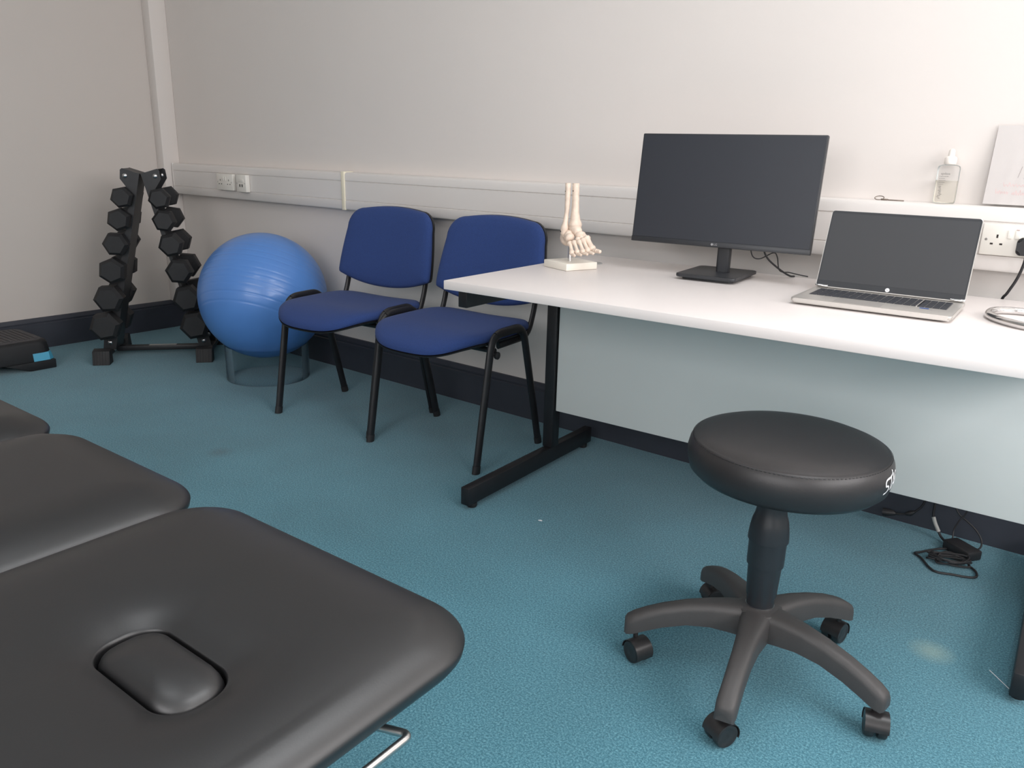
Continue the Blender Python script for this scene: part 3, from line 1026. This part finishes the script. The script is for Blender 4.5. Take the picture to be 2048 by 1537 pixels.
# keys: ring with a flat grey fob
t = thing('key_ring', 'thin metal key on a wire ring lying on top of the trunking', 'keys', (3.955, -.036, .9682))
bm = B(); tube(bm, [(-.030 + .0125 * math.cos(2 * PI * i / 32), .006 + .0105 * math.cos(.5) * math.sin(2 * PI * i / 32), .0065 + .005 * math.sin(2 * PI * i / 32)) for i in range(32)], .0012, 8, closed=True)
obj('split_ring', bm, M_KEYM, t)
bm = B(); box(bm, (-.024, -.003, .0003), (-.004, .003, .005), I4, .0012); box(bm, (-.004, -.0026, .0004), (.038, .0026, .0036), I4, .0008)
obj('key', bm, M_KEYM, t)

# printed sheet in a plastic pocket leaning on the wall
lean = math.atan2(.034, .207)
sh = thing('laminated_sheet', 'white notice sheet in a crinkled clear plastic pocket leaning on the wall', 'sheet', (4.184, -.040, .9687))
sh.rotation_euler = (-lean, 0, 0)
MS = frame_m((0, 0, 0), Vector((1, 0, 0)), Vector((0, 0, 1)), Vector((0, -1, 0)))
PW, PH = .305, .218
bm = B(); box(bm, (.006, .005, 0), (PW - .006, PH - .008, .0004), MS); obj('paper', bm, M_PAPER, sh, 0)
bm = B()
NX, NY = 60, 44
vv = {}
for i in range(NX + 1):
    for j in range(NY + 1):
        x, y = PW * i / NX, PH * j / NY
        e = .0012
        e += .0022 * math.exp(-((x - .045 - .03 * y / PH) / .006) ** 2) * (1 + .4 * math.sin(y * 95)) + .0016 * math.exp(-((x - .075 - .028 * y / PH) / .005) ** 2)
        e += .0018 * math.exp(-((x - .10 - .03 * y / PH) / .004) ** 2) + .0007 * math.sin(x * 60 + y * 30)
        if i == 0:
            x += .002 * math.sin(y * 46) + .0012 * math.sin(y * 130)
        if y > PH - .03 and i < 8:
            x += .004 * (1 - i / 8)
        vv[i, j] = bm.verts.new(MS @ Vector((x, y, e)))
for i in range(NX):
    for j in range(NY):
        bm.faces.new((vv[i, j], vv[i + 1, j], vv[i + 1, j + 1], vv[i, j + 1]))
obj('plastic_pocket', bm, M_FILM, sh, 180)
# faint handwriting and drawing
def scrib(x, y, w, h, n):
    return [[(x + w * i / n, y + h * (.5 + .5 * math.sin(i * 2.3 + x * 50)) * (1 if i % 5 else 1.7)) for i in range(n + 1)]]
bm = B()
L = scrib(.030, .032, .030, .008, 16) + scrib(.068, .030, .034, .009, 18) + scrib(.112, .031, .05, .008, 22) + scrib(.045, .052, .05, .007, 18) + scrib(.105, .053, .06, .007, 18)
strokes(bm, L, .0011, MS @ Matrix.Translation((0, 0, .0006)), k=3)
obj('handwriting', bm, M_PINK, sh, 0)['label'] = 'faint pink handwriting'
bm = B()
L = [[(.085, .125), (.15, .125)], [(.083, .122), (.093, .108), (.12, .105)], [(.088, .074), (.14, .074)], [(.092, .152), (.16, .15)], [(.0745, .076), (.080, .105)], [(.15, .125), (.148, .076)]]
strokes(bm, L, .0013, MS @ Matrix.Translation((0, 0, .0006)), k=3)
obj('drawing', bm, M_PENCIL, sh, 0)['label'] = 'faint grey line drawing'

# chrome looped tube base at the right end of the desk
t = thing('chrome_loop_stand', 'curved chrome tube loop lying on the desk beside the laptop', 'stand', (4.40, -.40, .7302), 0)
pts = [(-.105, .012), (-.098, .055), (-.066, .080), (-.02, .087), (.06, .088), (.12, .07), (.145, 0), (.12, -.075), (.05, -.125), (-.02, -.116), (-.068, -.078), (-.096, -.034)]
bm = B(); tube(bm, smooth_path([(x, y, .009) for x, y in pts], 8, True), .0088, 16, closed=True)
obj('tube_base', bm, M_CHROME, t)
bm = B(); tube(bm, [(.143, .0, .012), (.146, .0, .10), (.15, .0, .30)], .0075, 14); obj('upright', bm, M_CHROME, t)

# ------------------------------------------------------------------ stool
sx, sy = 4.055, -1.035
stool = thing('swivel_stool', 'round black padded swivel stool on five casters in front of the desk', 'stool', (sx, sy, 0))
SR = .193
prof = [(.02, .460), (.160, .460), (.177, .463), (.188, .474), (SR, .496), (SR + .0005, .510), (SR - .003, .526), (SR - .0085, .5365), (SR - .0105, .5385), (SR - .0125, .5388), (SR - .016, .5405), (.165, .5455), (.14, .5495), (.10, .5525), (.05, .554), (.01, .5545)]
prof_seat = prof
bm = B(); lathe(bm, prof, 96); seat = obj('seat', bm, M_STOOLV, stool, 180)
seat.location = (.014, .011, -.002)
seat.scale = (1.02, 1.02, 1)
bm = B()
for k in range(150):
    a = 2 * PI * k / 150
    a2 = a + 2 * PI / 150 * .55
    r = SR - .0075
    tube(bm, [(r * math.cos(a), r * math.sin(a), .5360), (r * math.cos(a2), r * math.sin(a2), .5360)], .0006, 5)
obj('stitching', bm, M_CASTER, seat)
# white lettering round the side: S T A G, slanted strokes
def smap(x, y, l):
    a = math.radians(-11.5) + (x / (SR * 1.02))
    z = .493 + y
    rr = SR
    for (r0, z0), (r1, z1) in zip(prof_seat, prof_seat[1:]):
        if z0 <= z <= z1 and z1 > z0:
            rr = r0 + (r1 - r0) * (z - z0) / (z1 - z0)
    rr += .0005
    return Vector((rr * math.cos(a), rr * math.sin(a), z))
LET = [[(0, -.001), (.009, .000), (.0165, .0045), (.0175, .0095), (.012, .0125), (.0055, .0135), (.0035, .018), (.0065, .0235), (.014, .0255), (.022, .026)],
       [(.019, .0245), (.031, .027), (.037, .029), (.041, .036)], [(.0300, .027), (.0275, .000)],
       [(.034, .0005), (.046, .029)], [(.046, .029), (.050, .001)], [(.038, .0095), (.0485, .0105)],
       [(.070, .027), (.060, .026), (.056, .019), (.056, .008), (.060, .001), (.068, .002), (.070, .011), (.063, .012)]]
bm = B()
strokes(bm, LET, .0036, mapf=smap, k=4)
obj('lettering', bm, M_WHITE, seat, 0)['label'] = 'white slanted lettering'
bm = B(); lathe(bm, [(.029, .4595), (.0295, .392), (.032, .375), (.0365, .362), (.0392, .345), (.0410, .325), (.0412, .3185), (.0378, .318)], 40); obj('bell_cover', bm, M_SLEEVE, stool)
bm = B(); lathe(bm, [(.0381, .3178), (.0376, .262), (.0345, .2605)], 40); obj('column_sleeve', bm, M_SLEEVE, stool)
bm = B(); lathe(bm, [(.0344, .2603), (.0310, .190), (.0290, .1895), (.0285, .167)], 40); obj('gas_column', bm, M_SLEEVE, stool)
bm = B(); lathe(bm, [(.029, .1652), (.0295, .1668), (.0275, .1672)], 40); obj('hub_collar', bm, M_BOLT, stool)
bm = B(); lathe(bm, [(.030, .095), (.046, .105), (.050, .150), (.046, .160), (.030, .165), (.004, .1652)], 40); obj('hub', bm, M_NYLON, stool)
ANG = [208, 280, 352, 64, 136]
CAX = [(-.37, -.91), (.83, -.43), (.91, .32), (.90, -.19), (.70, -.60)]
COFF = [(.005, -.006), (-.012, -.009), (.013, -.017), (-.011, -.009), (0, 0)]
for a, cx, ce in zip(ANG, CAX, COFF):
    a = math.radians(a)
    R = Matrix.Rotation(a, 4, 'Z')
    stn = [(.030, .163, .100, .030), (.060, .1625, .104, .0270), (.10, .159, .1075, .0225), (.15, .150, .1035, .0195), (.20, .1355, .090, .0185), (.235, .1215, .0765, .0185), (.262, .108, .0655, .0190), (.276, .0985, .0625, .0175), (.281, .090, .0655, .014)]
    loops = []
    for (r, zt, zb, hw) in stn:
        sec = [(-hw * 1.08, zb), (-hw * 1.06, zt - .016), (-hw * .92, zt - .006), (-hw * .62, zt - .0008), (-hw * .2, zt), (hw * .2, zt), (hw * .62, zt - .0008), (hw * .92, zt - .006), (hw * 1.06, zt - .016), (hw * 1.08, zb)]
        loops.append([R @ Vector((r, y, z)) for y, z in sec])
    bm = B(); rings(bm, loops); arm = obj('base_arm', bm, M_NYLON, stool, 50)
    # caster
    cp = R @ Vector((.258, 0, 0))
    ax = Vector((cx[0], cx[1], 0)).normalized()
    fr_ = Vector((-ax.y, ax.x, 0))
    off = fr_ * .012 + Vector((ce[0], ce[1], 0))
    WR = .0255
    Mc = frame_m(cp + off + Vector((0, 0, WR)), fr_, Vector((0, 0, 1)), ax)      # local z along the axle
    bm = B()
    # hood: partial cylinder over the wheels
    arc = [(.0275 * math.cos(math.radians(q)), .0275 * math.sin(math.radians(q))) for q in range(-20, 181, 10)]
    arc2 = [(.0262 * math.cos(math.radians(q)), .0262 * math.sin(math.radians(q))) for q in range(180, -21, -10)]
    prism(bm, arc + arc2, -.022, .022, Mc)
    lathe(bm, [(.0055, .0), (.0055, .052 - WR + .0125), (.004, .040)], 14, Matrix.Translation(cp + off * .3 + Vector((0, 0, WR + .022))), True, True)
    cs = obj('caster', bm, M_CASTER, stool, 40)
    for sg in (-1, 1):
        bm = B(); lathe(bm, [(.006, sg * .004), (.0235, sg * .004), (WR, sg * .0065), (WR, sg * .0175), (.0235, sg * .0205), (.0195, sg * .0212), (.018, sg * .0205), (.004, sg * .0222)], 28, Mc)
        obj('wheel', bm, M_CASTER, cs, 40)

# ------------------------------------------------------------------ therapy couch
couch = thing('therapy_couch', 'long black vinyl therapy couch with a padded face hole in the near end', 'couch')
couch.matrix_world = Matrix.Translation((3.684, -2.139, 0)) @ Matrix.Rotation(.024, 4, 'Z') @ Matrix.Translation((-3.684, 2.139, 0))
CY, CHW = -2.139, .354
CZT = .466
def polar_rr(w, h, r, a):
    """distance from centre to a rounded rectangle along angle a"""
    c, s = abs(math.cos(a)), abs(math.sin(a))
    t = min(w / c if c > 1e-9 else 1e9, h / s if s > 1e-9 else 1e9)
    x, y = c * t, s * t
    if x > w - r and y > h - r:
        # intersect corner circle
        ox, oy = w - r, h - r
        bq = c * ox + s * oy
        disc = bq * bq - (ox * ox + oy * oy - r * r)
        t = bq + math.sqrt(max(disc, 0))
    return t
NA = 240
def cloop(cx, cy, w, h, r, z, dz=None):
    out = []
    for i in range(NA):
        a = 2 * PI * i / NA
        t = polar_rr(w, h, r, a)
        out.append(Vector((cx + t * math.cos(a), cy + t * math.sin(a), z)))
    return out
EDGE = [(.060, -.078), (.035, -.077), (.018, -.0735), (.008, -.067), (.0015, -.0565), (0, -.0475), (.0015, -.0400), (.006, -.0330), (.0135, -.0262), (.025, -.0205), (.040, -.0155), (.060, -.0105), (.085, -.0060), (.115, -.0024), (.150, -.0003)]
def sdf(x, y, w, h, r):
    qx, qy = abs(x) - (w - r), abs(y) - (h - r)
    return math.hypot(max(qx, 0), max(qy, 0)) + min(max(qx, qy), 0) - r
def crown(d):
    if d >= .16:
        return 0.
    u = 1 - max(0, d) / .16
    return -.0475 * (1 - max(0, 1 - u ** 2.7) ** .62)
def pad(name, x0, x1, hole=None):
    cx, w = (x0 + x1) / 2, (x1 - x0) / 2
    low = [e for e in EDGE if e[1] < -.047] + [(i, crown(i)) for i in (.0008, .002, .004, .0065, .0095, .013, .017, .0215, .027, .033, .040)]
    loops = [cloop(cx, CY, w - i, CHW - i, .105 - i * .4, CZT + dz) for i, dz in low]
    last = loops[-1]
    if hole:
        hx, hy, hw, hh, hr = hole
    else:
        hx, hy = cx, CY
    hl = []
    for p in last:
        a = math.atan2(p.y - hy, p.x - hx)
        t = polar_rr(hw, hh, hr, a) if hole else .004
        hl.append(Vector((hx + t * math.cos(a), hy + t * math.sin(a), CZT)))
    NF = 34 if hole else 18
    for k in range(1, NF + 1):
        f = 1 - (1 - k / NF) ** (1.7 if hole else 1)
        L = []
        for p, q in zip(last, hl):
            v = p.lerp(q, f)
            z = CZT + crown(-sdf(v.x - cx, v.y - CY, w, CHW, .105))
            if hole:
                d = max(0, sdf(v.x - hx, v.y - hy, hw, hh, hr))
                z += -.020 * math.exp(-(d / .062) ** 1.25) - .007 * math.exp(-(d / .018) ** 1.4)
            v.z = z
            L.append(v)
        loops.append(L)
    if hole:
        rim = loops[-1]
        for k, dz in ((.985, -.0015), (.972, -.005), (.968, -.05)):
            loops.append([Vector((hx + (p.x - hx) * k, hy + (p.y - hy) * k, p.z + dz)) for p in rim])
    bm = B(); rings(bm, loops, True, not hole)
    return obj(name, bm, M_VINYL, couch, 180)
HOLE = (3.670, -2.133, .103, .0505, .044)
pad('head_section', 3.252, 3.938, HOLE)
pad('middle_section', 2.662, 3.249)
pad('leg_section', 1.95, 2.659)
hx, hy, hw, hh, hr = HOLE
loops = []
for k, dz in ((.90, -.08), (.95, -.056), (.955, -.046), (.94, -.0370), (.90, -.0300), (.80, -.0225), (.62, -.0165), (.4, -.0125), (.2, -.011)):
    loops.append(cloop(hx, hy, hw * k if k > .8 else hw * k, hh * k - (.0015 if k > .8 else 0), hr * k * .95, CZT + dz))
bm = B(); rings(bm, loops); obj('face_hole_plug', bm, M_VINYL, couch, 180)['label'] = 'domed oval plug'
# frame below
bm = B()
for yy in (CY - .2, CY + .2):
    box(bm, (2.05, yy - .02, .332), (3.80, yy + .02, .3915), I4, .003)
obj('top_frame', bm, M_BLACKSTEEL, couch)
for x, s in ((2.35, 1), (3.45, -1)):
    for yy in (CY - .2, CY + .2):
        bm = B(); box(bm, (x - .02, yy - .0195, .05), (x + .02, yy + .0195, .3315), I4, .003); obj('leg', bm, M_BLACKSTEEL, couch)
for yy in (CY - .2, CY + .2):
    bm = B(); box(bm, (2.1, yy - .02, .018), (3.62, yy + .02, .0495), I4, .003); obj('base_rail', bm, M_BLACKSTEEL, couch)
    for x in (2.14, 3.58):
        bm = B(); lathe(bm, [(.022, 0), (.024, .006), (.018, .0175)], 20, Matrix.Translation((x, yy, 0))); obj('foot', bm, M_RUBBER, couch)
# steel bar projecting from under the head end
zb = .362
bm = B(); tube(bm, round_path([(3.82, -1.998, zb), (3.937, -1.957, zb), (3.937, -2.32, zb), (3.82, -2.32, zb)], .012, 6), .0056, 14)
obj('pull_bar', bm, M_SATIN, couch)['label'] = 'bent bright steel bar'

# ------------------------------------------------------------------ adapters and cords under the desk
t = thing('laptop_charger', 'black power adapter with tangled cord on the carpet under the desk', 'charger', (0, 0, 0))
bm = B(); box(bm, (-.045, -.026, .001), (.045, .026, .030), Matrix.Translation((4.315, -.132, 0)) @ Matrix.Rotation(math.radians(-35), 4, 'Z'), .005); obj('adapter_body', bm, M_CABLE, t)
bm = B()
rnd = random.Random(3)
cpt = []
for i in range(26):
    a = i * 1.9
    cpt.append((4.298 + .048 * math.cos(a) + rnd.uniform(-.01, .01), -.215 + .028 * math.sin(a) + .010 * math.cos(a) + rnd.uniform(-.006, .006), .005 + .018 * rnd.random()))
tube(bm, smooth_path(cpt, 5), .0028, 8)
obj('cord_bundle', bm, M_CABLE, t)
bm = B()
tube(bm, smooth_path([(4.285, -.13, .008), (4.255, -.155, .005), (4.222, -.205, .004), (4.212, -.222, .004), (4.232, -.240, .004), (4.262, -.285, .004), (4.285, -.298, .004), (4.32, -.285, .004), (4.352, -.275, .004), (4.372, -.258, .004), (4.366, -.225, .004), (4.345, -.205, .006)], 6), .0032, 8)
tube(bm, smooth_path([(4.345, -.118, .014), (4.356, -.095, .022), (4.352, -.08, .040), (4.333, -.078, .064), (4.311, -.076, .080), (4.280, -.070, .100), (4.262, -.060, .150), (4.258, -.055, .27)], 6), .0025, 8)
tube(bm, smooth_path([(4.284, -.098, .024), (4.281, -.085, .048), (4.290, -.078, .079), (4.305, -.070, .12), (4.315, -.06, .26)], 6), .0022, 8)
obj('cord', bm, M_CABLE, t)

t = thing('power_lead', 'black mains lead with a white sleeve, dangling under the desk to the carpet', 'cable', (0, 0, 0))
bm = B(); tube(bm, smooth_path([(4.215, -.055, .30), (4.216, -.058, .18), (4.218, -.063, .10), (4.221, -.066, .062), (4.2385, -.071, .030), (4.2505, -.078, .014), (4.264, -.090, .008)], 6), .0036, 10); obj('cord', bm, M_CABLE, t)
bm = B(); tube(bm, smooth_path([(4.2207, -.0657, .0635), (4.228, -.0675, .047), (4.2425, -.0735, .0245)], 6), .0056, 12); obj('sleeve', bm, M_STICK, t)['label'] = 'pale grey sleeve label'
t = thing('kettle_lead', 'black mains connector end hanging by its cord in front of the dark skirting', 'cable', (0, 0, 0))
bm = B(); tube(bm, smooth_path([(4.20, -.05, .30), (4.198, -.052, .17), (4.189, -.056, .098), (4.175, -.058, .069), (4.157, -.060, .052), (4.13, -.062, .042), (4.116, -.063, .040)], 6), .0032, 10); obj('cord', bm, M_CABLE, t)
bm = B(); tube(bm, smooth_path([(4.118, -.0635, .040), (4.108, -.064, .040), (4.092, -.066, .038), (4.082, -.067, .037)], 5), .012, 12, rf=lambda f: .45 + .6 * min(1, f * 1.6)); obj('connector', bm, M_CABLE, t)
bm = B(); tube(bm, [(4.168, -.059, .060), (4.157, -.060, .052), (4.144, -.061, .047)], .0078, 12, rf=lambda f: .6 + .5 * math.sin(PI * f)); obj('ferrite', bm, M_CABLE, t)

# paper scraps on the carpet
def on_floor(name, label, cat, x, y, rz, w, h):
    bm = B()
    box(bm, (-w / 2, -h / 2, .0004), (w / 2, h / 2, .002), I4)
    box(bm, (-w * .2, -h * .8, .001), (w * .25, h * .4, .003), Matrix.Rotation(.7, 4, 'Z'))
    o = obj(name, bm, M_WHITE, None, 0)
    o.location = (x, y, 0)
    o.rotation_euler = (0, 0, rz)
    tag(o, label, cat)
on_floor('paper_scrap', 'tiny white scrap on the carpet between the desk foot and the stool', 'scrap', 3.275, -.755, .3, .012, .003)
bm = B(); tube(bm, smooth_path([(4.465, -.695, .0015), (4.48, -.712, .0022), (4.495, -.727, .0015), (4.508, -.741, .0015)], 4), .0007, 6)
o = obj('thread', bm, M_WHITE); tag(o, 'thin pale thread on the carpet near the right desk foot', 'thread')

# ------------------------------------------------------------------ light
def area(name, loc, target, sx_, sy_, power, col):
    l = bpy.data.lights.new(name, 'AREA')
    l.shape = 'RECTANGLE'
    l.size, l.size_y = sx_, sy_
    l.energy = power
    l.color = col
    o = bpy.data.objects.new(name, l)
    COL.objects.link(o)
    o.location = loc
    d = Vector(target) - Vector(loc)
    o.rotation_euler = d.to_track_quat('-Z', 'Y').to_euler()
    return o
area('daylight_right_window', (RX + .01, (WY0 + WY1) / 2, (WZ0 + WZ1) / 2), (0, (WY0 + WY1) / 2, (WZ0 + WZ1) / 2 - .6), WY1 - WY0 - .1, WZ1 - WZ0 - .1, 80, (1., .96, .945))
area('daylight_rear_window', ((WX0 + WX1) / 2, RY - .01, (WZ0 + WZ1) / 2), ((WX0 + WX1) / 2, 0, (WZ0 + WZ1) / 2 - .6), WX1 - WX0 - .1, WZ1 - WZ0 - .1, 64, (1., .97, .965))
for (lx, ly, pw) in ((3.1, -2.15, 7), (4.65, -1.15, 22)):
    area('ceiling_panel', (lx, ly, RZ - .012), (lx, ly, 0), .55, .55 if pw < 10 else 1.1, pw, (.95, .97, 1.))
w = bpy.data.worlds.new('world')
SC.world = w
w.use_nodes = True
w.node_tree.nodes['Background'].inputs['Color'].default_value = (.7, .82, 1., 1)
w.node_tree.nodes['Background'].inputs['Strength'].default_value = .6

SC.view_settings.view_transform = 'Standard'
SC.view_settings.look = 'None'
SC.view_settings.exposure = -0.02
SC.view_settings.gamma = 1.0
SC.cycles.max_bounces = 10
SC.cycles.diffuse_bounces = 6
SC.cycles.transparent_max_bounces = 16
SC.cycles.use_denoising = True
